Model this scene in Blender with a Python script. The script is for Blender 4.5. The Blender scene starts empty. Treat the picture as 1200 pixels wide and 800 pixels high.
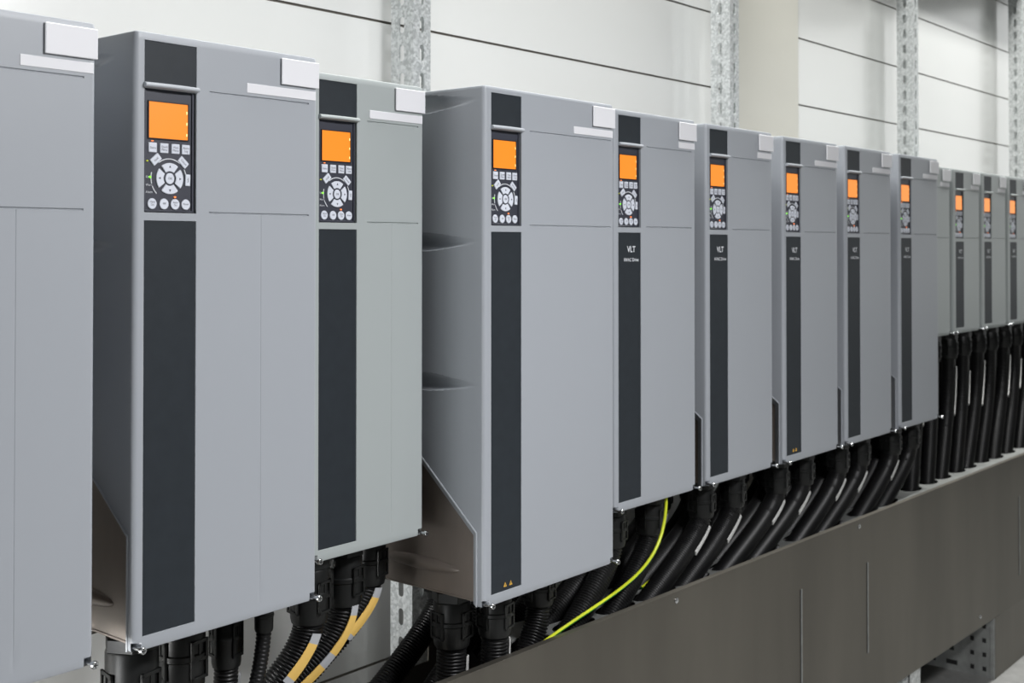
import bpy, bmesh, math, random
from mathutils import Vector, Matrix
random.seed(7)
S = bpy.context.scene
COL = S.collection
R = math.radians

# ------------------------------------------------------------------ camera, world, lights, exposure
cd = bpy.data.cameras.new('camera'); cam = bpy.data.objects.new('camera', cd); COL.objects.link(cam)
YAW, PITCH = R(39.84), R(0.79)
cam.location = (0, 0, 0)
cam.rotation_euler = (math.pi/2 + PITCH, 0, YAW - math.pi/2)
cd.sensor_width = 36.0
cd.lens = 1400.4/1200*36.0
cd.shift_y = -(400-269.0)/1200.0
cd.clip_start = 0.02
cd.dof.use_dof = True; cd.dof.focus_distance = 1.5; cd.dof.aperture_fstop = 10.0
S.camera = cam

w = bpy.data.worlds.new('world'); S.world = w; w.use_nodes = True
w.node_tree.nodes['Background'].inputs[0].default_value = (0.9, 0.95, 1.0, 1)
w.node_tree.nodes['Background'].inputs[1].default_value = 0.05

def area(name, loc, sx, sy, power, col=(1, 1, 1), rot=(0, 0, 0)):
    l = bpy.data.lights.new(name, 'AREA'); l.shape = 'RECTANGLE'; l.size = sx; l.size_y = sy
    l.energy = power; l.color = col
    o = bpy.data.objects.new(name, l); o.location = loc; o.rotation_euler = rot; COL.objects.link(o)
    return o
X0L = -1.55
CZ = 2.30      # ceiling height above the lens (the lens is 1.16 m above the floor)
FZ = -1.157    # floor
area('hanging_lamp_aisle', (1.20, -0.36, 0.84), 0.7, 0.30, 66, (0.985, 0.985, 1.0), (0, R(7), 0))
area('ceiling_lamp_wall', (1.5, 1.10, CZ-0.06), 1.2, 0.12, 76, (1.0, 1.0, 0.98))
area('added_panel_far_end', (7.4, -0.30, 0.50), 1.9, 2.6, 14, (0.98, 1.0, 1.0), (0, math.pi/2, 0))  # added light, no known window: brightens the glossy wall and its reflections
wl = area('added_fill_low', (0.10, 1.30, -0.54), 0.16, 0.12, 6.5, (1.0, 1.0, 0.98))  # added fill out of view, lifts the dark low wall behind the conduits
wl.rotation_euler = (Vector((1.30, 1.46, -0.50))-wl.location).to_track_quat('-Z', 'Y').to_euler()
area('added_fill_left', (X0L, 1.10, -0.78), 0.6, 0.7, 34, (0.97, 0.99, 1.0), (0, -math.pi/2, 0))  # added low fill from the left, no known window: lights the lower wall
area('ceiling_lamp_aisle', (4.6, -0.95, CZ-0.06), 1.5, 0.30, 1.5, (0.98, 1.0, 0.97))
area('ceiling_lamp_wall', (5.3, 0.93, CZ-0.06), 4.6, 0.12, 160, (1.0, 1.0, 0.97))

S.view_settings.view_transform = 'Standard'
S.view_settings.look = 'None'
S.view_settings.exposure = 0.0
S.view_settings.gamma = 1.0
S.view_settings.use_curve_mapping = False

# ------------------------------------------------------------------ materials
def srgb(r, g, b):
    f = lambda c: (c/255/12.92) if c/255 <= 0.04045 else ((c/255+0.055)/1.055)**2.4
    return (f(r), f(g), f(b), 1)

def mat(name, col, rough=0.5, metal=0.0, spec=0.5, bump=None, noise=None, emit=None, coat=0.0):
    m = bpy.data.materials.new(name); m.use_nodes = True
    nt = m.node_tree; b = nt.nodes['Principled BSDF']
    b.inputs['Base Color'].default_value = col
    b.inputs['Roughness'].default_value = rough
    b.inputs['Metallic'].default_value = metal
    b.inputs['Specular IOR Level'].default_value = spec
    b.inputs['Coat Weight'].default_value = coat; b.inputs['Coat Roughness'].default_value = 0.12
    if emit:
        b.inputs['Emission Color'].default_value = emit[0]; b.inputs['Emission Strength'].default_value = emit[1]
    if noise or bump:
        tc = nt.nodes.new('ShaderNodeTexCoord')
    if noise:                              # (scale, amount, (stretch xyz))
        mp = nt.nodes.new('ShaderNodeMapping'); mp.inputs['Scale'].default_value = noise[2]
        nz = nt.nodes.new('ShaderNodeTexNoise'); nz.inputs['Scale'].default_value = noise[0]; nz.inputs['Detail'].default_value = 5
        nt.links.new(tc.outputs['Object'], mp.inputs['Vector']); nt.links.new(mp.outputs['Vector'], nz.inputs['Vector'])
        rp = nt.nodes.new('ShaderNodeValToRGB')
        a = noise[1]
        rp.color_ramp.elements[0].position = 0.3; rp.color_ramp.elements[1].position = 0.7
        rp.color_ramp.elements[0].color = tuple(c*(1-a) for c in col[:3])+(1,)
        rp.color_ramp.elements[1].color = tuple(min(1, c*(1+a)) for c in col[:3])+(1,)
        nt.links.new(nz.outputs['Fac'], rp.inputs['Fac']); nt.links.new(rp.outputs['Color'], b.inputs['Base Color'])
    if bump:                               # (scale, strength)
        n2 = nt.nodes.new('ShaderNodeTexNoise'); n2.inputs['Scale'].default_value = bump[0]; n2.inputs['Detail'].default_value = 3
        bp = nt.nodes.new('ShaderNodeBump'); bp.inputs['Strength'].default_value = bump[1]; bp.inputs['Distance'].default_value = 0.001
        nt.links.new(tc.outputs['Object'], n2.inputs['Vector']); nt.links.new(n2.outputs['Fac'], bp.inputs['Height'])
        nt.links.new(bp.outputs['Normal'], b.inputs['Normal'])
    return m

def galv(name, c0, c1, scale, rough=0.42, metal=0.85):
    m = bpy.data.materials.new(name); m.use_nodes = True
    nt = m.node_tree; b = nt.nodes['Principled BSDF']
    tc = nt.nodes.new('ShaderNodeTexCoord')
    v = nt.nodes.new('ShaderNodeTexVoronoi'); v.inputs['Scale'].default_value = scale
    nz = nt.nodes.new('ShaderNodeTexNoise'); nz.inputs['Scale'].default_value = scale*0.45; nz.inputs['Detail'].default_value = 6
    mx = nt.nodes.new('ShaderNodeMath'); mx.operation = 'ADD'
    sp = nt.nodes.new('ShaderNodeSeparateColor')
    rp = nt.nodes.new('ShaderNodeValToRGB')
    rp.color_ramp.elements[0].position = 0.55; rp.color_ramp.elements[1].position = 1.35 if False else 1.0
    rp.color_ramp.elements[0].color = c0; rp.color_ramp.elements[1].color = c1
    h = nt.nodes.new('ShaderNodeMath'); h.operation = 'MULTIPLY'; h.inputs[1].default_value = 0.5
    L = nt.links.new
    L(tc.outputs['Object'], v.inputs['Vector']); L(tc.outputs['Object'], nz.inputs['Vector'])
    L(v.outputs['Color'], sp.inputs['Color']); L(sp.outputs[0], h.inputs[0]); L(h.outputs[0], mx.inputs[0]); L(nz.outputs['Fac'], mx.inputs[1])
    L(mx.outputs[0], rp.inputs['Fac']); L(rp.outputs['Color'], b.inputs['Base Color'])
    b.inputs['Metallic'].default_value = metal; b.inputs['Roughness'].default_value = rough
    return m

M = {}
M['cover']   = mat('grey_plastic', srgb(154, 158, 164), 0.42, spec=0.45, bump=(900, 0.04))
M['cover2']  = mat('greenish_grey_plastic', srgb(158, 164, 164), 0.42, spec=0.45, bump=(900, 0.04))
M['strip']   = mat('charcoal_foil', srgb(38, 43, 48), 0.5, spec=0.25, noise=(60, 0.08, (1, 1, 1)))
M['chassis'] = mat('bare_sheet_steel', srgb(122, 113, 106), 0.40, metal=0.35, noise=(30, 0.10, (1, 1, 0.3)))
M['panel']   = mat('panel_black_plastic', srgb(52, 54, 64), 0.45)
M['gasket']  = mat('black_gasket', srgb(14, 14, 16), 0.6)
M['button']  = mat('pale_grey_button', srgb(206, 210, 220), 0.5)
M['ink']     = mat('dark_ink', srgb(60, 64, 76), 0.6)
M['inkw']    = mat('white_ink', srgb(214, 217, 222), 0.6)
M['screen']  = mat('amber_screen', srgb(120, 60, 10), 0.35, emit=((1.0, 0.285, 0.022, 1), 0.98))
M['mark']    = mat('pale_screen_mark', srgb(255, 220, 150), 0.4, emit=((1.0, 0.62, 0.25, 1), 1.0))
M['led_g']   = mat('green_light', srgb(90, 200, 40), 0.3, emit=((0.25, 1.0, 0.03, 1), 1.6))
M['led_y']   = mat('yellow_light', srgb(160, 170, 40), 0.3, emit=((0.7, 0.8, 0.05, 1), 0.5))
M['led_o']   = mat('orange_light', srgb(250, 120, 60), 0.3, emit=((1.0, 0.25, 0.06, 1), 1.4))
M['white']   = mat('white_label', srgb(218, 218, 222), 0.45)
M['tri']     = mat('yellow_ink', srgb(214, 166, 60), 0.6)
M['screw']   = mat('zinc_screw', srgb(200, 202, 204), 0.25, metal=1.0)
M['black']   = mat('black_nylon', srgb(17, 18, 18), 0.42, spec=0.35, bump=(400, 0.06))
M['hose']    = mat('black_corrugated_plastic', srgb(15, 15, 16), 0.42, spec=0.3)
M['yellow']  = mat('yellow_marker', srgb(226, 186, 100), 0.55)
M['clear']   = mat('clear_sleeve', srgb(170, 172, 176), 0.3)
M['mwhite']  = mat('white_marker', srgb(206, 206, 204), 0.55)
M['green']   = mat('earth_green', srgb(40, 130, 40), 0.45)
M['gy']      = mat('earth_yellow', srgb(196, 206, 40), 0.45)
M['galv']    = galv('galvanised_steel', srgb(184, 188, 188), srgb(226, 229, 229), 230, 0.36, 0.40)
M['galv2']   = mat('dull_galvanised_sheet', srgb(112, 108, 100), 0.42, metal=0.75, noise=(3.0, 0.17, (1.8, 1, 0.35)))
M['galv3']   = mat('galvanised_plate', srgb(150, 152, 150), 0.45, metal=0.6, noise=(40, 0.15, (1, 1, 1)))
M['wall']    = mat('white_panel', srgb(232, 233, 231), 0.20, spec=1.0, bump=(7, 0.008), coat=0.9)
M['joint']   = mat('panel_joint', srgb(120, 116, 108), 0.7)
M['pil']     = mat('beige_sheet', srgb(214, 212, 202), 0.30, spec=0.5, noise=(3, 0.05, (0.3, 1, 1)))
M['floor']   = mat('concrete', srgb(128, 128, 126), 0.6, noise=(40, 0.12, (1, 1, 1)))
M['ceil']    = mat('ceiling_paint', srgb(150, 152, 150), 0.8)
M['room']    = mat('room_paint', srgb(66, 68, 68), 0.8)
M['dark']    = mat('dark_cabinet_wall', srgb(60, 62, 62), 0.8)

# ------------------------------------------------------------------ mesh helpers
class MB:
    def __init__(s): s.bm = bmesh.new(); s.mi = 0
    def quadgrid(s, rows, closed=False, smooth=True):
        V = [[s.bm.verts.new(p) for p in r] for r in rows]
        n = len(rows[0])
        for a, b in zip(V[:-1], V[1:]):
            for i in range(n if closed else n-1):
                j = (i+1) % n
                f = s.bm.faces.new((a[i], a[j], b[j], b[i])); f.material_index = s.mi; f.smooth = smooth
        return V
    def ngon(s, pts, smooth=False):
        f = s.bm.faces.new([p if isinstance(p, bmesh.types.BMVert) else s.bm.verts.new(p) for p in pts])
        f.material_index = s.mi; f.smooth = smooth; return f
    def box(s, a, b, bev=0.0, seg=2):
        t = bmesh.new(); bmesh.ops.create_cube(t, size=1.0)
        for v in t.verts: v.co = Vector([(a[i]+b[i])/2 + v.co[i]*(b[i]-a[i]) for i in range(3)])
        if bev > 0: bmesh.ops.bevel(t, geom=list(t.edges), offset=bev, segments=seg, affect='EDGES', profile=0.5)
        s.merge(t)
    def prism(s, pts, axis, h0, h1, bev=0.0):
        # pts: 2D outline; axis 'x','y','z'; extruded h0..h1
        def P(p, h): return {'x': (h, p[0], p[1]), 'y': (p[0], h, p[1]), 'z': (p[0], p[1], h)}[axis]
        t = bmesh.new()
        A = [t.verts.new(P(p, h0)) for p in pts]; B = [t.verts.new(P(p, h1)) for p in pts]
        t.faces.new(A); t.faces.new(list(reversed(B)))
        n = len(pts)
        for i in range(n): t.faces.new((A[i], B[i], B[(i+1) % n], A[(i+1) % n]))
        bmesh.ops.recalc_face_normals(t, faces=t.faces)
        if bev > 0: bmesh.ops.bevel(t, geom=list(t.edges), offset=bev, segments=1, affect='EDGES')
        s.merge(t)
    def merge(s, t, smooth=None):
        me = bpy.data.meshes.new('tmp')
        for f in t.faces: f.material_index = s.mi
        if smooth is not None:
            for f in t.faces: f.smooth = smooth
        t.to_mesh(me); t.free(); s.bm.from_mesh(me); bpy.data.meshes.remove(me)
    def lathe(s, prof, c, axis='z', n=24, flat=None):
        # prof: list of (radius, h)
        rows = []
        for r, h in prof:
            row = []
            for i in range(n):
                a = 2*math.pi*i/n; u, v = r*math.cos(a), r*math.sin(a)
                p = {'z': (u, v, h), 'y': (u, h, v), 'x': (h, u, v)}[axis]
                row.append(Vector(c)+Vector(p))
            rows.append(row)
        V = s.quadgrid(rows, closed=True)
        s.ngon(V[0]); s.ngon(V[-1])
    def text(s, txt, size, origin, align='CENTER', bold=0.0):
        # lettering in the XZ plane facing -Y
        cu = bpy.data.curves.new('lettering', 'FONT'); cu.body = txt; cu.size = size; cu.align_x = align; cu.align_y = 'CENTER'
        cu.resolution_u = 2; cu.offset = bold
        o = bpy.data.objects.new('lettering', cu); COL.objects.link(o)
        dg = bpy.context.evaluated_depsgraph_get(); dg.update()
        me = o.evaluated_get(dg).to_mesh()
        t = bmesh.new(); t.from_mesh(me)
        o.evaluated_get(dg).to_mesh_clear()
        for v in t.verts: v.co = Vector((origin[0]+v.co.x, origin[1], origin[2]+v.co.y))
        s.merge(t)
        bpy.data.objects.remove(o); bpy.data.curves.remove(cu)
    def build(s, name, mats, parent=None, sharp=35, merge=None, loc=None):
        if merge: bmesh.ops.remove_doubles(s.bm, verts=s.bm.verts, dist=merge)
        bmesh.ops.recalc_face_normals(s.bm, faces=s.bm.faces)
        for e in s.bm.edges:
            if len(e.link_faces) == 2 and e.calc_face_angle(0) > R(sharp): e.smooth = False
        me = bpy.data.meshes.new(name); s.bm.to_mesh(me); s.bm.free()
        if not isinstance(mats, (list, tuple)): mats = [mats]
        for m in mats: me.materials.append(m)
        o = bpy.data.objects.new(name, me); COL.objects.link(o)
        if parent: o.parent = parent
        if loc: o.location = loc
        return o

def thing(name, label, cat, loc=(0, 0, 0), group=None):
    o = bpy.data.objects.new(name, None); o.empty_display_size = 0.05; COL.objects.link(o)
    o.location = loc; o['label'] = label; o['category'] = cat
    if group: o['group'] = group
    return o
def tag(o, label, cat, group=None):
    o['label'] = label; o['category'] = cat
    if group: o['group'] = group
    return o
def struct(o): o['kind'] = 'structure'; return o
KIDS = {}
def copy_tree(o, parent=None):
    c = o.copy(); COL.objects.link(c)
    if parent: c.parent = parent
    for ch in [x for x in bpy.data.objects if x.parent == o]: copy_tree(ch, c)
    return c

# ------------------------------------------------------------------ the room
X0, X1 = -1.6, 7.5
WY = 1.475
JP, JZ = 0.181, 0.383
m = MB(); m.box((X0, -3.6, FZ-0.1), (X1, WY+0.2, FZ)); struct(m.build('floor', M['floor']))
m = MB(); m.box((X0, -3.6, CZ), (X1, WY+0.2, CZ+0.1)); struct(m.build('ceiling', M['ceil']))
m = MB(); m.box((X0-0.1, -3.6, FZ), (X0, WY+0.2, CZ)); struct(m.build('wall_left', M['dark']))
m = MB(); m.box((X1, -3.6, FZ), (X1+0.1, WY+0.2, CZ)); struct(m.build('wall_right', M['room']))
m = MB(); m.box((X0, -3.7, FZ), (X1, -3.6, CZ)); struct(m.build('wall_front', M['room']))
# back wall: long sandwich panels with recessed joints
m = MB()
k0 = math.floor((FZ-JZ)/JP); zs = [JZ+JP*k for k in range(k0, 12)]
prof = [(WY, FZ)]
for z in zs:
    if FZ+0.02 < z < CZ-0.02:
        prof += [(WY, z-0.0022), (WY+0.004, z-0.0018), (WY+0.004, z+0.0018), (WY, z+0.0022)]
prof += [(WY, CZ)]
rows = [[(x, y, z) for x in (X0, X1)] for y, z in prof]
for i in range(len(rows)-1):
    m.mi = 1 if prof[i][0] > WY+0.001 or prof[i+1][0] > WY+0.001 else 0
    m.quadgrid([rows[i], rows[i+1]], smooth=False)
m.mi = 0
m.box((X0, WY+0.02, FZ), (X1, WY+0.2, CZ))
struct(m.build('wall_back', [M['wall'], M['joint']], merge=1e-5))
m = MB(); m.box((2.640, WY-0.004, FZ), (2.972, WY+0.001, CZ), 0.0012); struct(m.build('trim_1', M['pil']))

# ------------------------------------------------------------------ galvanised uprights
def slotted_face(mb, o, du, dv, width, z0, z1, pitch, sw, sh, n=5):
    # one face: origin o, across du, up dv
    o, du, dv = Vector(o), Vector(du), Vector(dv)
    P = lambda u, v: o+du*u+dv*v
    ncell = int((z1-z0)/pitch)
    def F(pts):
        f = mb.bm.faces.new([mb.bm.verts.new(P(x+width/2, y)) for x, y in pts]); f.material_index = mb.mi
    b = sw/2; s2 = sh/2-b; hw = width/2
    for k in range(ncell):
        c = z0+(k+0.5)*pitch; h = pitch/2
        for sg in (-1, 1):
            F([(sg*b, c-h), (sg*hw, c-h), (sg*hw, c+h), (sg*b, c+h), (sg*b, c+s2), (sg*b, c-s2)])
            arc = [(b*math.cos(math.pi*i/n), c+sg*(s2+b*math.sin(math.pi*i/n))) for i in range(n+1)]
            F(arc+[(-b, c+sg*h), (b, c+sg*h)])

PW, PD = 0.041, 0.050
def post_mesh():
    m = MB()
    z0, z1 = 0.0, 2.2
    up = (0, 0, 1)
    slotted_face(m, (0, 0, 0), (1, 0, 0), up, PW, z0, z1, 0.047, 0.0100, 0.028)         # face towards the aisle
    slotted_face(m, (0, 0, 0), (0, 1, 0), up, PD, z0, z1, 0.047, 0.0110, 0.028)         # left web
    slotted_face(m, (PW, 0, 0), (0, 1, 0), up, PD, z0, z1, 0.047, 0.0110, 0.028)        # right web
    o = m.build('slotted_post', M['galv'], merge=1e-5)
    md = o.modifiers.new('sheet', 'SOLIDIFY'); md.thickness = 0.0022; md.offset = 0
    return o
post = post_mesh()
posts = [(1.417, 'slotted post behind the third drive, its foot beside the yellow marked conduits'),
         (2.470, 'slotted post above the sixth drive, just left of the beige wall strip'),
         (3.545, 'galvanised slotted post rising above the ninth drive with two warm blank tags, right of the beige wall strip'),
         (4.665, 'galvanised slotted post at the right edge of the photo above the small far drives')]
posts[2] = (3.590, 'pale slotted post right of the beige wall strip, second from the right edge')
for i, (x, lab) in enumerate(posts):
    o = post if i == 0 else post.copy()
    if i: COL.objects.link(o)
    o.location = (x, 1.397, FZ); tag(o, lab, 'metal post', 'slotted posts along the white wall')
# horizontal rails carrying the drives
for z in (0.13, -0.16):
    m = MB(); m.prism([(1.373, z), (1.3955, z), (1.3955, z+0.041), (1.373, z+0.041)], 'x', 0.0, 6.0, 0.001)
    struct(m.build('trim_2' if z > 0 else 'trim_3', M['galv']))

# unseen overhead tray, added between lamps and wall to shade the upper wall
m = MB()
m.box((2.7, 1.36, 1.06), (X1-0.05, 1.364, 1.12)); m.box((2.7, 1.468, 1.06), (X1-0.05, 1.472, 1.12)); m.box((2.7, 1.364, 1.06), (X1-0.05, 1.468, 1.064))
struct(m.build('trim_4', M['galv2']))

# ------------------------------------------------------------------ drives
SW = 0.0646
EPS = 0.0003
def make_cover(W, D, H, sl, gl, gr, vs, yl, zl, slope, ydiag, scoops, scoop_y):
    sr = sl+SW
    T_RECT, B_RECT, T_LCP, B_LCP, T_LOW = 0.0090, 0.0535, 0.0575, 0.1905, 0.1995
    B_LOW = H-0.0150
    r = 0.0058; rr = 0.0050
    ztop_diag = zl + slope*(ydiag-yl)
    def yb(z):
        if z >= ztop_diag+1e-6: return D
        if z <= zl: return yl
        return yl+(z-zl)/slope
    # rows (z from the bottom)
    ts = set()
    def edge(t): ts.update((round(H-(t-EPS), 6), round(H-(t+EPS), 6)))
    for t in (T_RECT, B_RECT, T_LCP, B_LCP, T_LOW, B_LOW): edge(t)
    for t in (0.0555, 0.0570, 0.1890, 0.1906): edge(t)
    ts.update((0.0092, 0.0098, 0.003, H-0.0035, round(zl, 6), round(ztop_diag, 6), round(ztop_diag+0.0004, 6)))
    for i in range(1, 8): ts.add(round(zl+(ztop_diag-zl)*i/8, 6))
    for zc in scoops:
        for i in range(-13, 14): ts.add(round(zc+0.0011*i, 6))
    for i in range(1, 24): ts.add(round(H*i/24, 6))
    zs_ = sorted(ts); z2 = [zs_[0]]
    for z in zs_[1:]:
        if z-z2[-1] > 0.00022: z2.append(z)
    rows = [(0.0, 0.0026), (0.0008, 0.0009)] + [(z, 0.0) for z in z2 if 0.003 <= z <= H-0.0035] + [(H-0.0010, 0.0008), (H, 0.0030)]
    xs = set()
    for x in (sl, sr, gl, gr): xs.update((x-EPS, x+EPS))
    if vs: xs.update((vs-0.0009, vs-0.0003, vs+0.0003, vs+0.0009))
    xs.update((r, W-rr, 0.0100 if sl > 0.0105 else sl-EPS, W-0.0105, W-0.0099))
    for i in range(1, 12): xs.add(sr+(W-rr-sr)*i/12)
    xs = sorted(xs); x2 = [xs[0]]
    for x in xs[1:]:
        if x-x2[-1] > 0.0002: x2.append(x)
    xs = x2
    NS = 26
    def path(z):
        p = []
        y1 = yb(z)
        for i in range(NS): p.append((0, y1+(r-y1)*i/NS if y1 > r else r+0.0001*(NS-i), -1, 0))
        for i in range(6):
            a = math.pi/2*i/6; p.append((r-r*math.cos(a), r-r*math.sin(a), -math.cos(a), -math.sin(a)))
        for x in xs: p.append((x, 0, 0, -1))
        for i in range(1, 7):
            a = math.pi/2*i/6; p.append((W-rr+rr*math.sin(a), rr-rr*math.cos(a), math.sin(a), -math.cos(a)))
        for i in range(1, NS+1): p.append((W, rr+(y1-rr)*i/NS if y1 > rr else rr+0.0001*i, 1, 0))
        return p
    G = []
    for z, ins in rows:
        t = H-z
        row = []
        for (x, y, nx, ny) in path(z):
            px, py = x-nx*ins, y-ny*ins
            if ny < -0.99 and r-1e-6 <= x <= W-rr+1e-6:
                d = 0
                if sl <= x <= sr:
                    if T_RECT <= t <= B_RECT or T_LOW <= t <= B_LOW: d = 0.0016
                    elif T_LCP <= t <= B_LCP: d = 0.0095
                elif gl <= x <= gr and (0.0555 <= t <= 0.0570 or 0.1890 <= t <= 0.1906): d = 0.0016
                if vs and abs(x-vs) < 0.0005 and t > 0.1906 and t < H-0.02: d = 0.0004
                py += d
            if z < 0.0095 and ny < -0.05 and (0.0005 < x < 0.0099 or W-0.0100 < x < W-0.0004): py += 0.0100
            if abs(nx) > 0.99 and py > scoop_y:
                for zc in scoops:
                    hw = 0.0130*min(1.0, ((py-scoop_y)/0.085)**0.7)
                    q = abs(z-zc)/hw if hw > 0 else 9
                    if q < 1: px -= nx*0.0076*min(1.0, (py-scoop_y)/0.05)*(1-q*q)**0.5
            row.append((px, py, z))
        G.append(row)
    m = MB()
    V = m.quadgrid(G)
    m.ngon(V[-1]); m.ngon(V[0])
    # bevelled lip along the edge of the side cut-out
    for side in (0, 1):
        xw = 0 if side == 0 else W; sg = 1 if side == 0 else -1
        pts = [(yb(z), z) for z, ins in rows if z <= ztop_diag+1e-6]
        nrm = []
        dv = Vector((1, 0)); dd = Vector((slope, -1)).normalized()
        for y, z in pts:
            if z < zl-1e-6: nrm.append(dv)
            elif z < zl+1e-6: b = (dv+dd).normalized(); nrm.append(b/max(0.3, b.dot(dd)))
            else: nrm.append(dd)
        lines = []
        for off, ins in ((0, 0), (0.0003, -0.0009), (0.0014, -0.0013), (0.0026, -0.0008), (0.0032, 0.0006), (0.0140, 0.0078)):
            lines.append([(xw+sg*ins, y+n.x*off, z+n.y*off) for (y, z), n in zip(pts, nrm)])
        m.quadgrid(lines)
    return m

def half_lens(m, x, sg, yc, zc, ly, lz, depth):
    rows = []
    for i in range(9):
        a = math.pi*i/8; rows.append([(x+sg*depth*math.sin(a)*math.sin(math.pi*j/8), yc-ly*math.cos(math.pi*j/8), zc-lz*math.cos(a)*math.sin(math.pi*j/8)) for j in range(9)])
    m.quadgrid(rows)

def disc_pts(cx, cz, rx, rz, n=18): return [(cx+rx*math.cos(2*math.pi*i/n), cz+rz*math.sin(2*math.pi*i/n)) for i in range(n)]
def ring_pts(cx, cz, r0, r1, a0, a1, n=7):
    A = [a0+(a1-a0)*i/n for i in range(n+1)]
    return [(cx+r1*math.cos(a), cz+r1*math.sin(a)) for a in A] + [(cx+r0*math.cos(a), cz+r0*math.sin(a)) for a in reversed(A)]

LCP = {}
def make_panel(parent, sl, H):
    # local: x from sl, top at H-0.0575
    X = lambda u: sl+u
    top = H-0.0580
    Z = lambda v: top-v
    Y0 = 0.0022
    m = MB()
    m.box((X(0.0008), Y0+0.001, Z(0.1320)), (X(SW-0.0022), 0.0092, Z(0.0005)), 0.0012)        # body
    m.mi = 0
    # raised rim
    for a, b in (((0.0008, 0.1320), (0.0026, 0.0005)), ((SW-0.0044, 0.1320), (SW-0.0022, 0.0005)), ((0.0008, 0.1320), (SW-0.0022, 0.1300))):
        m.box((X(a[0]), Y0-0.0008, Z(a[1])), (X(b[0]), Y0+0.0014, Z(b[1])), 0.0003, 1)
    m.mi = 1
    cx, cz = X(0.0325), Z(0.0960)
    def arc(a0, a1, r=0.0212, wd=0.0009): m.prism(ring_pts(cx, cz, r-wd/2, r+wd/2, R(a0), R(a1), 10), 'y', Y0+0.0004, Y0+0.0012)
    arc(52, 128); arc(165, 196, 0.0228); arc(203, 226, 0.0228); arc(8, 30, 0.0212)
    for tx, tz in (('On', 0.0), ('Warn.', -0.0085), ('Alarm', -0.0160)):
        m.text(tx, 0.0034, (X(0.0034), Y0+0.0006, cz+tz+0.0008), 'LEFT')
    p = m.build('control_panel', [M['panel'], M['inkw']], parent)
    yb0, yb1 = Y0-0.0006, Y0+0.0012
    # screen
    m = MB(); m.box((X(0.0066), Y0-0.0002, Z(0.0535)), (X(0.0552), Y0+0.0012, Z(0.0150)), 0.0005, 1)
    m.mi = 1
    for v in (0.024, 0.036, 0.048): m.box((X(0.0532), Y0-0.0004, Z(v+0.0016)), (X(0.0543), Y0+0.0002, Z(v-0.0016)))
    s = m.build('screen', [M['screen'], M['mark']], p); s['label'] = 'glowing orange display'
    m = MB(); m.mi = 0
    for a, b in (((0.0056, 0.0545), (0.0066, 0.0140)), ((0.0552, 0.0545), (0.0562, 0.0140)), ((0.0066, 0.0545), (0.0552, 0.0535)), ((0.0066, 0.0150), (0.0552, 0.0140))):
        m.box((X(a[0]), Y0-0.0005, Z(a[1])), (X(b[0]), Y0+0.0012, Z(b[1])))
    m.build('screen_bezel', M['gasket'], p)
    # four menu buttons
    for u, tx in ((0.0062, 'Status'), (0.0204, 'Quick\nMenu'), (0.0345, 'Main\nMenu'), (0.0475, 'Alarm\nLog')):
        m = MB(); m.box((X(u), yb0, Z(0.0690)), (X(u+0.0102), yb1, Z(0.0585)), 0.0006, 1)
        m.mi = 1; m.text(tx, 0.0032, (X(u+0.0051), yb0-0.0002, Z(0.0640)))
        m.build('menu_button', [M['button'], M['ink']], p)
    m = MB(); m.box((X(0.0100), yb0, Z(0.0571)), (X(0.0122), yb1, Z(0.0563)), 0.0002, 1); m.build('indicator_light', M['led_o'], p)
    # arrows around OK
    for a in (0, 90, 180, 270):
        m = MB(); m.prism(ring_pts(cx, cz, 0.0078, 0.0168, R(a-38), R(a+38)), 'y', yb0, yb1, 0.0004)
        m.mi = 1
        tri = [(cx+0.0126*math.cos(R(a))+0.0016*math.cos(R(a+q)), cz+0.0126*math.sin(R(a))+0.0016*math.sin(R(a+q))) for q in (0, 125, 235)]
        m.prism(tri, 'y', yb0-0.0002, yb0+0.0002)
        m.build('arrow_button', [M['button'], M['ink']], p)
    m = MB(); m.prism(disc_pts(cx, cz, 0.0055, 0.0060, 22), 'y', yb0, yb1, 0.0004); m.mi = 1; m.text('OK', 0.0036, (cx, yb0-0.0002, cz)); m.build('confirm_button', [M['button'], M['ink']], p)
    # back, cancel, info
    for ang, rr_, w_, h_, tx in ((131, 0.0262, 0.0125, 0.0082, 'Back'), (47, 0.0250, 0.0125, 0.0076, 'Cancel'), (-2, 0.0228, 0.0125, 0.0062, 'Info')):
        a = R(ang); ex = Vector((math.sin(a), -math.cos(a))); ey = Vector((math.cos(a), math.sin(a)))
        if ang == 131: ex = -ex
        c = Vector((cx, cz))+ey*rr_
        m = MB(); m.prism([tuple(c+ex*(sx*w_/2)+ey*(sy*h_/2)) for sx, sy in ((-1, -1), (1, -1), (1, 1), (-1, 1))], 'y', yb0, yb1, 0.0005)
        m.mi = 1
        t = MB(); t.text(tx, 0.0032, (0, 0, 0))
        for v in t.bm.verts:
            q = (c+ex*v.co.x + (ey if ang != -2 else ey)*v.co.z) if ang != -2 else c+Vector((0, 1))*v.co.x + Vector((-1, 0))*v.co.z
            v.co = (q.x, yb0-0.0002, q.y)
        m.merge(t.bm)
        m.build('navigation_button', [M['button'], M['ink']], p)
    # round operation buttons
    for u, tx in ((0.0108, 'Hand\nOn'), (0.0255, 'Off'), (0.0393, 'Auto\nOn'), (0.0528, 'Reset')):
        m = MB(); m.prism(disc_pts(X(u), Z(0.1235), 0.0056, 0.0058, 22), 'y', yb0, yb1, 0.0005); m.mi = 1; m.text(tx, 0.0030, (X(u), yb0-0.0002, Z(0.1230)))
        m.build('operation_button', [M['button'], M['ink']], p)
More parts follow.
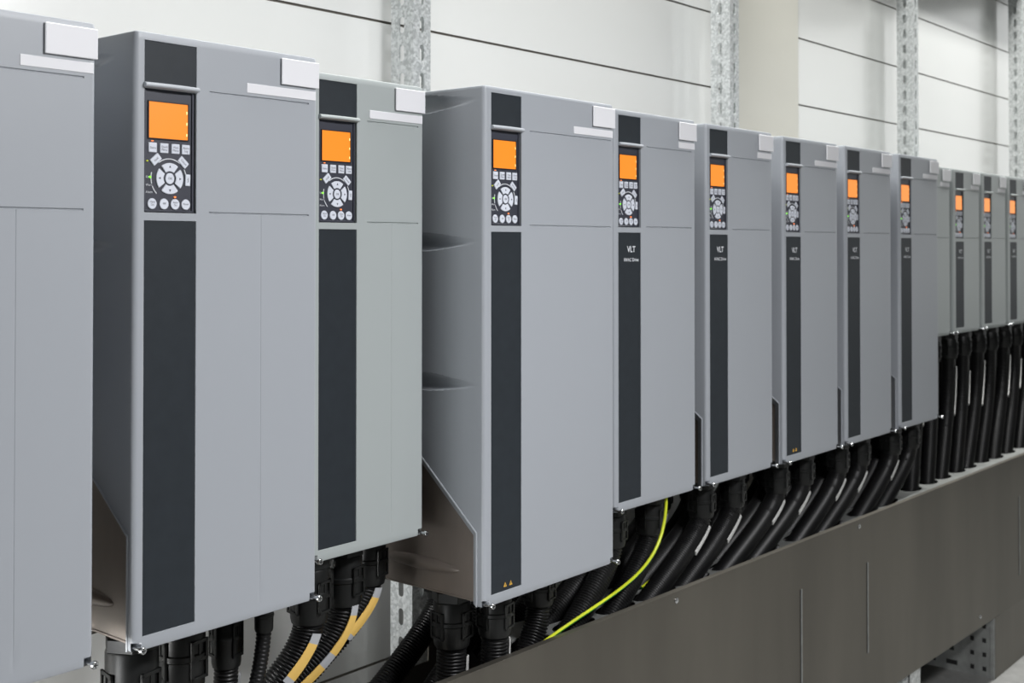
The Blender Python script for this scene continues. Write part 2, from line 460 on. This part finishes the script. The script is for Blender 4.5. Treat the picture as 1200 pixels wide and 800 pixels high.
    for (u, z, mt, rad) in ((0.0393, Z(0.1157), 'led_o', 0.0009), (cx-sl-0.0242, cz+0.0008, 'led_g', 0.0010), (cx-sl-0.0276, cz+0.0178, 'led_y', 0.0008)):
        m = MB(); m.prism(disc_pts(X(u), z, rad, rad, 12), 'y', yb0, yb1); m.build('indicator_light', M[mt], p)
    return p

def make_screw(parent, x):
    m = MB()
    z = 0.0043
    m.lathe([(0.0021, 0.011), (0.0021, -0.0090)], (x, 0, z), 'y', 12)
    m.lathe([(0.0021, -0.0085), (0.0040, -0.0090), (0.0041, -0.0118), (0.0034, -0.0130)], (x, 0, z), 'y', 16)
    m.mi = 1; m.box((x-0.0026, -0.0132, z-0.0005), (x+0.0026, -0.0126, z+0.0005)); m.box((x-0.0005, -0.0132, z-0.0026), (x+0.0005, -0.0126, z+0.0026))
    m.build('cover_screw', [M['screw'], M['gasket']], parent)['label'] = 'shiny cover screw sticking out of a bottom corner'

def make_drive(spec, loc, label, covermat):
    W, D, H, sl = spec['W'], spec['D'], spec['H'], spec['sl']
    t = thing('frequency_drive', label, 'electrical drive', loc, 'grey drives in a row along the wall')
    make_cover(W, D, H, sl, spec['gl'], spec['gr'], spec['vs'], spec['yl'], spec['zl'], spec['slope'], spec['yd'], spec['scoops'], spec['sy']).build('front_cover', covermat, t, sharp=28)
    m = MB()
    m.prism([(spec['yl']+0.004, 0.004), (D, 0.004), (D, H-0.012), (0.030, H-0.012), (0.030, spec['zl']+0.09), (spec['yl']+0.004, spec['zl']+0.004)] if False else
            [(spec['yl']+0.0125, 0.0035), (D, 0.0035), (D, H-0.008), (0.0220, H-0.008), (0.0220, 0.03), (spec['yl']+0.0125, 0.03)], 'x', 0.0088, W-0.0088, 0.001)
    for sg, x in ((-1, 0.0090), (1, W-0.0090)):
        half_lens(m, x, sg, spec['yl']+0.115, 0.040, 0.075, 0.010, 0.0055)
        m.box((x-0.0012, spec['yl']+0.012, 0.0030), (x+0.0012, D, 0.0060), 0.0006, 1)
    m.build('steel_chassis', M['chassis'], t)['label'] = 'bare brownish steel lower body'
    yp = 0.0004
    m = MB(); m.box((sl+0.0003, yp, H-0.0532), (sl+SW-0.0003, 0.0020, H-0.0093), 0.0002, 1); m.build('header_panel', M['strip'], t)['label'] = 'charcoal panel above the keypad'
    m = MB(); m.box((sl+0.0003, yp, 0.0153), (sl+SW-0.0003, 0.0020, H-0.1998), 0.0002, 1); m.build('front_strip', M['strip'], t)['label'] = 'tall charcoal strip'
    # curved hood above the keypad
    m = MB(); rows = []
    for i in range(13):
        u = i/12; x = sl-0.0012+(SW+0.0024)*u; bow = 0.0020*math.sin(math.pi*u)
        rows.append([(x, 0.0020, H-0.0534), (x, -0.0028-bow, H-0.0536), (x, -0.0052-bow, H-0.0550), (x, -0.0056-bow, H-0.0568), (x, -0.0048-bow, H-0.0582), (x, 0.0004, H-0.0594), (x, 0.0020, H-0.0594)])
    V = m.quadgrid(rows); m.ngon(V[0]); m.ngon(V[-1]); m.build('keypad_hood', covermat, t)
    make_panel(t, sl, H)
    m = MB(); m.box((W-0.0565, -0.0034, H-0.0372), (W+0.0002, -0.0012, H-0.0066), 0.0006, 1)
    m.mi = 1; m.box((W-0.0530, -0.0016, H-0.0345), (W-0.0040, 0.0005, H-0.0095))
    m.build('name_plate', [M['white'], M['gasket']], t)['label'] = 'blank white plate'
    make_screw(t, 0.0048); make_screw(t, W-0.0052)
    return t

def add_label_strip(t, W, H, length):
    m = MB(); m.box((W-0.0030-length, -0.0008, H-0.0517), (W-0.0030, 0.0004, H-0.0410), 0.0002, 1)
    m.build('label_strip', M['white'], t)['label'] = 'blank white paper strip'
def add_lettering(t, sl, H):
    fs = [c for c in bpy.data.objects if c.parent == t and c.name.startswith('front_strip')][0]
    m = MB(); m.text('VLT', 0.0138, (sl+0.0365, -0.0002, H-0.2270), bold=0.0003); m.text('HVAC Drive', 0.0080, (sl+0.0365, -0.0002, H-0.2440), bold=0.00012)
    t2 = bmesh.new()
    m.build('printed_lettering', M['inkw'], fs)['label'] = 'small white printed lettering'
def add_triangles(t, sl, H):
    fs = [c for c in bpy.data.objects if c.parent == t and c.name.startswith('front_strip')][0]
    for u in (0.0295, 0.0415):
        m = MB(); m.prism([(sl+u-0.0032, 0.0205), (sl+u+0.0032, 0.0205), (sl+u, 0.0265)], 'y', -0.0002, 0.0006)
        m.mi = 1; m.prism([(sl+u-0.0006, 0.0215), (sl+u+0.0006, 0.0215), (sl+u+0.0004, 0.0245), (sl+u-0.0004, 0.0245)], 'y', -0.0004, 0.0002)
        m.build('warning_triangle', [M['tri'], M['ink']], fs)['label'] = 'small yellow warning triangle'

B2 = dict(W=0.249, D=0.262, H=0.650, sl=0.0115, gl=0.0935, gr=0.2355, vs=0.1645, yl=0.0092, zl=0.1205, slope=0.80, yd=0.12, scoops=(0.625, 0.4235), sy=0.045)
B2N = dict(B2, vs=None, scoops=(0.625,))
C1 = dict(W=0.3045, D=0.305, H=0.708, sl=0.0145, gl=0.0975, gr=0.2965, vs=None, yl=0.0125, zl=0.100, slope=0.885, yd=0.17, scoops=(0.689, 0.495, 0.299), sy=0.026)
K3 = dict(W=0.2015, D=0.206, H=0.6205, sl=0.0115, gl=0.0945, gr=0.1905, vs=0.1395, yl=0.010, zl=0.115, slope=0.80, yd=0.12, scoops=(), sy=0.05)
A5 = dict(W=0.2150, D=0.200, H=0.4520, sl=0.0230, gl=0.1000, gr=0.2050, vs=None, yl=0.010, zl=0.08, slope=0.80, yd=0.10, scoops=(), sy=0.05)

def front_y(k): return {'B2': 1.103, 'C1': 1.0655, 'K3': 1.158, 'A5': 1.165}[k]
drives = {}
d = make_drive(B2, (0.4115, 1.102, -0.4235), 'grey drive cut off by the left edge of the photo', M['cover'])
drives[1] = d
d2 = copy_tree(d); d2.location = (0.7055, 1.102, -0.4235)
d2['label'] = 'grey drive with the largest orange screen, second from the left'; drives[2] = d2
add_label_strip(d, 0.249, 0.650, 0.078); add_label_strip(d2, 0.249, 0.650, 0.102)
d = make_drive(K3, (0.9945, 1.158, -0.3995), 'narrow pale greenish grey drive, third from the left, set back between two wider drives', M['cover2'])
drives[3] = d; add_label_strip(d, 0.2015, 0.6205, 0.100)
d = make_drive(C1, (1.2185, 1.0655, -0.4890), 'widest and deepest grey drive, its scooped left side and brown steel lower body exposed', M['cover'])
drives[4] = d; add_label_strip(d, 0.3045, 0.708, 0.100); add_triangles(d, C1['sl'], C1['H'])
b = make_drive(B2N, (1.5785, 1.103, -0.4285), 'grey drive right of the widest drive, with white lettering and a short white strip', M['cover'])
LS = {5: 0.0520, 6: 0.0560, 7: 0.1050, 8: 0.1020, 9: 0.0950}
pos = {5: (1.5785, 0), 6: (1.8655, -0.001), 7: (2.1605, -0.003), 8: (2.4485, -0.003), 9: (2.7455, -0.003)}
labs = {6: 'sixth grey drive from the left, with short white strip, right below a slotted post',
        7: 'tall grey drive with white lettering, long white strip and two tiny yellow triangles',
        8: 'grey drive with lettering, last but one of the tall drives counted towards the right',
        9: 'last tall grey drive at the step down to the short far drives'}
for k in (5, 6, 7, 8, 9):
    t = b if k == 5 else copy_tree(b)
    t.location = (pos[k][0], 1.103, -0.4285+pos[k][1]); drives[k] = t
    if k > 5: t['label'] = labs[k]
for k in (5, 6, 7, 8, 9):
    add_label_strip(drives[k], 0.249, 0.650, LS[k]); add_lettering(drives[k], B2['sl'], 0.650)
add_triangles(drives[7], B2['sl'], B2['H'])
a5 = make_drive(A5, (3.0370, 1.165, -0.2400), 'short grey drive half hidden behind the last tall drive, only right edge showing', M['cover2'])
labs = {11: 'short dark grey far drive, leftmost of the far group with an orange screen',
        12: 'short dark grey drive in the far group, middle one of the three with orange screens',
        13: 'short dark grey drive at the far right edge of the photo, partly cut off',
        14: 'short grey drive just beyond the right edge of the photo, only its conduits in view'}
for k, x in ((10, 3.037), (11, 3.2720), (12, 3.5050), (13, 3.7370), (14, 3.9690)):
    t = a5 if k == 10 else copy_tree(a5)
    t.location = (x, 1.165, -0.2400); drives[k] = t
    if k > 10: t['label'] = labs[k]
for k in (10, 11, 12, 13, 14):
    add_label_strip(drives[k], A5['W'], A5['H'], 0.066); add_lettering(drives[k], A5['sl'], A5['H'])

# ------------------------------------------------------------------ conduits
def bez(p0, p1, p2, p3, n):
    out = []
    for i in range(n+1):
        t = i/n; q = 1-t
        out.append(p0*q**3 + p1*3*q*q*t + p2*3*q*t*t + p3*t**3)
    return out
def resample(pts, step):
    L = [0]
    for a, b in zip(pts[:-1], pts[1:]): L.append(L[-1]+(b-a).length)
    n = max(2, int(L[-1]/step)); out = []; k = 0
    for i in range(n+1):
        s = L[-1]*i/n
        while k < len(pts)-2 and L[k+1] < s: k += 1
        f = (s-L[k])/max(1e-9, L[k+1]-L[k]); out.append(pts[k].lerp(pts[k+1], min(1, max(0, f))))
    return out
def frames(pts, ref):
    F = []
    for i in range(len(pts)):
        t = (pts[min(i+1, len(pts)-1)]-pts[max(i-1, 0)]).normalized()
        u = (ref - t*ref.dot(t)).normalized(); F.append((u, t.cross(u)))
    return F
REF = Vector((0.22, -0.95, 0.15))
def tube(m, pts, rad, n=14, ref=REF, split=None):
    F = frames(pts, ref); rows = []
    for i, (p, (u, v)) in enumerate(zip(pts, F)):
        r = rad(i) if callable(rad) else rad
        rows.append([p+u*(r*math.cos(2*math.pi*j/n))+v*(r*math.sin(2*math.pi*j/n)) for j in range(n)])
    V = m.quadgrid(rows, closed=True)
    m.ngon(V[0]); m.ngon(V[-1])
    if split is not None:
        m.bm.faces.ensure_lookup_table()
        for f in m.bm.faces:
            c = f.calc_center_median(); i = min(range(0, len(pts), 4), key=lambda k: (pts[k]-c).length_squared)
            if (c-pts[i]).dot(F[i][1]) > 0: f.material_index = split
TRAY_Y = lambda x: 1.105-(x-1.31)*0.0205
PLATE_Z = -0.601
holes = []
def conduit(x, y, zb, r, gl, end, label, marker=None, mcol='mwhite', clip=True, group='black conduits below the drives', bend=0.10):
    t = thing('cable_conduit', label, 'conduit', (x, y, zb), group)
    o = Vector((x, y, zb))
    # gland: hexagonal collar, body, hexagonal lower ring
    m = MB(); R1 = r*1.22
    m.prism([(R1*1.10*math.cos(math.pi/3*i), R1*1.10*math.sin(math.pi/3*i)) for i in range(6)], 'z', -0.016, -0.0004, 0.0012)
    m.lathe([(R1*0.96, -0.0155), (R1, -0.018), (R1, -gl*0.52), (R1*1.06, -gl*0.54), (R1*1.06, -gl*0.60), (R1*1.0, -gl*0.62), (R1*0.98, -gl*0.93), (R1*0.92, -gl), (r*0.9, -gl)], (0, 0, 0), 'z', 26)
    if clip and r > 0.012:
        for ang in (-78, 25, 170):
            a = R(ang); ux, uy = math.cos(a), math.sin(a)
            for (h0, h1, w0, w1) in ((0.36, 0.40, -1, 1), (0.58, 0.62, -1, 1), (0.80, 0.84, -1, 1), (0.36, 0.84, -1, -0.72), (0.36, 0.84, 0.72, 1), (0.40, 0.62, -0.12, 0.12)):
                q = bmesh.new(); bmesh.ops.create_cube(q, size=1)
                for v in q.verts:
                    tv = (w0+w1)/2*r*0.62+v.co.x*(w1-w0)*r*0.62; rv = R1*0.99+v.co.y*R1*0.09; zv = -gl*((h0+h1)/2+v.co.z*(h1-h0))
                    v.co = Vector((ux*rv-uy*tv, uy*rv+ux*tv, zv))
                m.merge(q)
    m.build('gland', M['black'], t)
    p0 = Vector((0, 0, -gl+0.006)); e = Vector(end)-o
    d = e-p0
    p1 = p0+Vector((0, 0, -bend)); p2 = e-Vector((d.x*0.33, d.y*0.3, -abs(d.z)*0.33)); 
    raw = bez(p0, p1, p2, e, 60)
    pts = resample(raw, 0.0012)
    m = MB(); per = 4
    prof = (1.0, 0.985, 0.90, 0.905)
    tube(m, pts, lambda i: r*prof[i % per], 14)
    m.build('corrugated_hose', M['hose'], t, sharp=60)
    for mk in (marker or ()):
        s0, s1, ang = mk[0], mk[1], mk[2]; wid = mk[3] if len(mk) > 3 else 0.0075
        pp = resample(raw, 0.004)
        i0, i1 = int(s0/0.004), min(len(pp)-1, int(s1/0.004))
        F = frames(pp, REF); rr = r*1.03
        m = MB()
        rows = []
        for i in range(i0, i1+1):
            u, v = F[i]; a0 = R(ang); hw = wid/rr/2
            row = []
            for q in (-1, -0.5, 0, 0.5, 1): row.append(pp[i]+(u*math.cos(a0+q*hw)+v*math.sin(a0+q*hw))*(rr+0.0022))
            for q in (1, 0, -1): row.append(pp[i]+(u*math.cos(a0+q*hw)+v*math.sin(a0+q*hw))*(rr+0.0002))
            rows.append(row)
        ne = 3 if mcol == 'yellow' else 0
        for i in range(len(rows)-1):
            m.mi = 1 if (i < ne or i >= len(rows)-1-max(0, ne-1)) and ne else 0
            V = m.quadgrid([rows[i], rows[i+1]], closed=True)
            if i == 0: m.ngon(V[0])
            if i == len(rows)-2: m.ngon(V[1])
        m.build('cable_marker', [M[mcol], M['clear']], t, merge=1e-6)['label'] = 'yellow cable marker in a clear sleeve' if mcol == 'yellow' else 'white cable marker strip'
    for a, b in zip(raw[:-1], raw[1:]):
        za, zb_ = a.z+zb, b.z+zb
        if za >= PLATE_Z > zb_:
            f = (za-PLATE_Z)/(za-zb_); c = a.lerp(b, f)+o; holes.append((c.x, c.y, r, abs((b-a).normalized().z))); break
    return t

FR, BK = 1.168, 1.262        # front and back row of holes in the tray
def names(n): return {1: ['single'], 2: ['left', 'right'], 3: ['left', 'middle', 'right'], 4: ['first', 'second', 'third', 'fourth']}.get(n, ['first', 'second', 'third', 'fourth', 'fifth', 'sixth', 'seventh', 'eighth'])
# below the left-edge drive
conduit(0.585, 1.20, -0.4235, 0.019, 0.085, (0.50, 1.20, -0.72), 'black conduit below the drive cut off by the left edge, at the bottom left corner')
z = -0.4235
conduit(0.745, 1.165, z, 0.0235, 0.105, (0.70, 1.165, -0.75), 'thick black conduit fitting under the front left corner of the drive with the largest screen')
conduit(0.834, 1.20, z, 0.0220, 0.095, (0.79, 1.205, -0.75), 'thick black conduit second from left under the drive with the largest screen')
conduit(0.897, 1.20, z, 0.0150, 0.085, (0.865, 1.20, -0.75), 'medium black conduit third from left under the drive with the largest screen', [(0.018, 0.10, -35, 0.008)], 'yellow', bend=0.07)
conduit(0.930, 1.170, z, 0.0095, 0.045, (0.83, 1.155, -0.74), 'thinnest black conduit under the right part of the drive with the largest screen', [(0.075, 0.15, -12, 0.009)], 'yellow', bend=0.07)
z = -0.3995
conduit(1.024, 1.196, z, 0.0205, 0.085, (0.850, 1.252, -0.675), 'black ribbed conduit with a wide yellow marker, left under the narrow greenish drive', [(0.016, 0.085, 18, 0.0125)], 'yellow', bend=0.07)
conduit(1.098, 1.212, z, 0.0205, 0.082, (0.915, 1.285, -0.675), 'black conduit with two yellow markers end to end, under the narrow greenish drive', [(0.006, 0.076, 10, 0.0110), (0.078, 0.16, 10, 0.0110)], 'yellow', bend=0.08)
conduit(1.178, 1.248, z, 0.0200, 0.078, (1.000, 1.318, -0.670), 'black ribbed conduit with a slanting yellow marker beside the slotted post foot', [(0.008, 0.085, 10, 0.0120)], 'yellow', bend=0.06)
z = -0.4890
conduit(1.262, 1.165, z, 0.0220, 0.080, (1.225, 1.165, -0.80), 'thick black conduit left under the widest drive, ribbed below its smooth fitting', [(0.020, 0.09, -20, 0.009)], 'mwhite', bend=0.09)
conduit(1.325, 1.138, z, 0.0205, 0.075, (1.300, 1.138, -0.80), 'thick black ribbed conduit directly under the front left corner of the widest drive', [(0.012, 0.09, -40, 0.005)], 'mwhite', bend=0.09)
conduit(1.425, 1.243, z, 0.0195, 0.060, (1.13, 1.243, -0.80), 'black conduit behind the front ones under the widest drive, thin white marker on it', [(0.005, 0.07, -20, 0.006)], 'mwhite', bend=0.05)
conduit(1.375, 1.292, z, 0.0195, 0.060, (1.08, 1.290, -0.76), 'rearmost black conduit under the widest drive, sweeping left past the slotted post foot', None, 'mwhite', bend=0.05)
conduit(1.442, 1.150, z, 0.0195, 0.060, (1.365, 1.150, -0.68), 'black ribbed conduit bending left above the tray edge under the widest drive', None, 'mwhite', bend=0.06)
descr = {5: 'the drive just right of the widest one', 6: 'the sixth drive from the left', 7: 'the lettered drive with tiny triangles', 8: 'the last but one tall drive', 9: 'the last tall drive'}
LANE = {'A': 1.148, 'B': 1.197, 'C': 1.243, 'D': 1.290}
for k in (5, 6, 7, 8, 9):
    x0 = drives[k].location.x; z = drives[k].location.z
    mB, mA = [(0.012, 0.070, -14, 0.008)], [(0.020, 0.085, -14, 0.009)]
    spec = [(0.055, 'A', 0.0195, mA if k > 5 else None), (0.060, 'C', 0.0190, [(0.015, 0.08, -14, 0.009)]), (0.112, 'B', 0.0190, mB), (0.116, 'D', 0.0190, None),
            (0.170, 'A', 0.0195, mA if k in (6, 7, 8) else None), (0.175, 'C', 0.0190, mB)]
    for (dx, ln, r, mk), nm in zip(spec, names(8)):
        y = LANE[ln]; ddx = 0.33
        if k == 5: ddx = {'A': 0.17, 'B': 0.26, 'C': 0.21, 'D': 0.26}[ln]
        if k == 6: ddx = {'A': 0.27, 'B': 0.31, 'C': 0.29, 'D': 0.30}[ln]
        conduit(x0+dx, y, z, r, 0.068, (x0+dx-ddx, y-0.0205*max(0, x0-1.58), -0.655), '%s black conduit from the left under %s' % (nm, descr[k]), mk, 'mwhite', bend=0.045)
descr = {10: 'the half hidden short drive', 11: 'the first far drive with an orange screen', 12: 'the middle far drive with an orange screen', 13: 'the far drive at the right photo edge', 14: 'the drive beyond the right photo edge'}
for k in (10, 11, 12, 13, 14):
    x0 = drives[k].location.x; z = drives[k].location.z
    mk = [(0.03, 0.17, -12, 0.009)]
    for (dx, y, r, mk), nm in zip([(0.046, 1.286, 0.0190, None), (0.050, 1.196, 0.0195, mk), (0.105, 1.331, 0.0190, None), (0.108, 1.241, 0.0190, [(0.01, 0.05, 0, 0.016)]), (0.160, 1.196, 0.0190, [(0.05, 0.15, -16, 0.009)] if k in (11, 13) else None), (0.165, 1.286, 0.0190, None)], names(8)):
        conduit(x0+dx, y, z, r, 0.070, (x0+dx-{10: 0.21, 11: 0.25, 12: 0.30}.get(k, 0.34), y-(0.062 if k < 13 else 0.072), -0.655), '%s long black conduit hanging from %s' % (nm, descr[k]), mk, 'mwhite', bend=0.15)

# green and yellow earth wires
def earth(x, y, z, end, label, bend=0.14, r=0.0028, dy=0.0):
    o = Vector((x, y, z)); e = Vector(end)-o; d = e
    raw = bez(Vector((0, 0, 0.0)), Vector((0, dy, -bend)), e-Vector((d.x*0.55, d.y*0.1, -abs(d.z)*0.25)), e, 50)
    m = MB(); pts = resample(raw, 0.006); tube(m, pts, r, 10, split=1)
    ob = m.build('earth_wire', [M['green'], M['gy']], loc=o); tag(ob, label, 'wire', 'green and yellow earth wires')
earth(1.752, 1.1165, -0.4290, (1.40, 1.1165, -0.596), 'earth wire in a long curve under the drive right of the widest one')
earth(2.0700, 1.1725, -0.4300, (1.76, 1.1725, -0.598), 'green and yellow earth wire dropping from the sixth drive from the left', 0.15, 0.0025)
earth(2.3665, 1.1735, -0.4320, (2.03, 1.1625, -0.598), 'short stretch of green earth wire under the drive with tiny triangles', 0.15, 0.0020)
earth(3.936, 1.2640, -0.2405, (3.62, 1.2020, -0.598), 'earth wire ending near the tray edge at the far right', 0.17, 0.0024)

# ------------------------------------------------------------------ steel tray under the drives
ZT, ZB = -0.590, -0.993
TX0, TX1 = 0.25, 5.2
def ty(x): return TRAY_Y(x)
t = thing('cable_tray', 'long dull galvanised steel tray below the drives, conduits dropping into it', 'cable tray', (TX0, ty(TX0), ZB))
m = MB()
def slab(mb, x0, x1, o0, o1, z0, z1):
    P = lambda x, o, z: (x-TX0, ty(x)+o-ty(TX0), z-ZB)
    v = [mb.bm.verts.new(P(x, o, z)) for x in (x0, x1) for o in (o0, o1) for z in (z0, z1)]
    for q in ((0, 1, 3, 2), (4, 6, 7, 5), (0, 4, 5, 1), (2, 3, 7, 6), (0, 2, 6, 4), (1, 5, 7, 3)):
        f = mb.bm.faces.new([v[i] for i in q]); f.material_index = mb.mi
slab(m, TX0, TX1, 0.0, 0.0025, ZB, ZT)
slab(m, TX0, TX1, -0.0012, 0.0100, ZT-0.0015, ZT+0.0015)     # folded top lip
slab(m, TX0, TX1, 0.0025, 0.045, ZB, ZB+0.0025)
m.build('front_sheet', M['galv2'], t)
m = MB(); slab(m, 1.40, TX1, 0.24, 0.2425, ZB, PLATE_Z); slab(m, TX0, 1.40, 0.24, 0.2425, ZB, -0.668); slab(m, TX0, TX1, 0.045, 0.24, ZB, ZB+0.0025); m.build('rear_sheet', M['galv2'], t)
for x, z0, z1 in ((2.200, -0.97, -0.682), (2.505, -0.885, -0.689), (3.487, -0.918, -0.700)):
    m = MB(); slab(m, x-0.0022, x+0.0022, -0.0016, 0.0005, z0, z1); m.mi = 1; slab(m, x-0.0046, x-0.0022, -0.0006, 0.0005, z0, z1)
    m.build('seam_rib', [M['galv3'], M['gasket']], t)['label'] = 'thin upright seam on the sheet'
for x, z in ((2.462, -0.6035), (3.180, -0.965), (1.75, -0.604)):
    m = MB(); m.lathe([(0.005, 0), (0.005, -0.002), (0.003, -0.0035)], (x-TX0, ty(x)-ty(TX0), z-ZB), 'y', 12); m.build('sheet_screw', M['screw'], t)
# top plate with a hole for every conduit
m = MB(); slab(m, 1.40, TX1, 0.0108, 0.2395, PLATE_Z-0.0025, PLATE_Z)
plate = m.build('top_plate', M['galv3'], t, merge=1e-6); plate['label'] = 'grey top plate with holes for the conduits'
m = MB()
for hx, hy, hr, sl_ in [h for h in holes if h[0] > 1.34]:
    rx = hr/max(0.30, sl_)+0.016; ry = min(hr*1.22, hy-ty(hx)-0.014)
    N = 28
    m.prism([(hx-TX0+rx*math.cos(2*math.pi*i/N), hy-ty(TX0)+ry*math.sin(2*math.pi*i/N)) for i in range(N)], 'z', PLATE_Z-ZB-0.02, PLATE_Z-ZB+0.02)
cutter = m.build('cutter', M['galv3'], t)
md = plate.modifiers.new('holes', 'BOOLEAN'); md.operation = 'DIFFERENCE'; md.solver = 'EXACT'; md.use_self = True; md.object = cutter
bpy.context.view_layer.update()
me = bpy.data.meshes.new_from_object(plate.evaluated_get(bpy.context.evaluated_depsgraph_get()))
plate.modifiers.clear(); plate.data = me
for f in me.polygons: f.use_smooth = False
bpy.data.objects.remove(cutter)

# support box with a perforated end, and a small strut foot
sx = 3.29
t = thing('support_box', 'galvanised floor box with perforated left end, carrying the tray at the bottom right', 'metal box', (sx, ty(sx), FZ))
m = MB(); m.box((0, 0.0, 0), (1.9, 0.003, ZB-FZ-0.001)); m.build('front_skirt', M['galv2'], t)
# perforated end plate
m = MB()
dep = 0.235; hh = ZB-FZ-0.001
m.box((0.0, 0.003, 0.0), (0.003, dep, hh)); m.box((-0.004, 0.0, 0), (0.004, 0.012, hh), 0.001)
m.mi = 1
for j in range(4):
    z = 0.022+j*0.038
    for y, wd in ((0.028, 0.010), (0.060, 0.010), (0.115, 0.012 if j % 2 else 0.030), (0.165, 0.012), (0.205, 0.012)):
        m.box((-0.0006, y-wd/2, z-0.006), (0.0, y+wd/2, z+0.006))
m.build('perforated_end', [M['galv3'], M['gasket']], t)
m = MB(); m.box((2.745-0.0, ty(2.78)+0.008, FZ), (2.815, ty(2.78)+0.012, ZB-0.001), 0.0008); m.box((2.745, ty(2.78)+0.008, FZ), (2.749, ty(2.78)+0.045, ZB-0.001), 0.0008); m.box((2.811, ty(2.78)+0.008, FZ), (2.815, ty(2.78)+0.045, ZB-0.001), 0.0008)
tag(m.build('strut_foot', M['galv']), 'short bright galvanised strut between floor and tray, left of the perforated floor box', 'support strut')
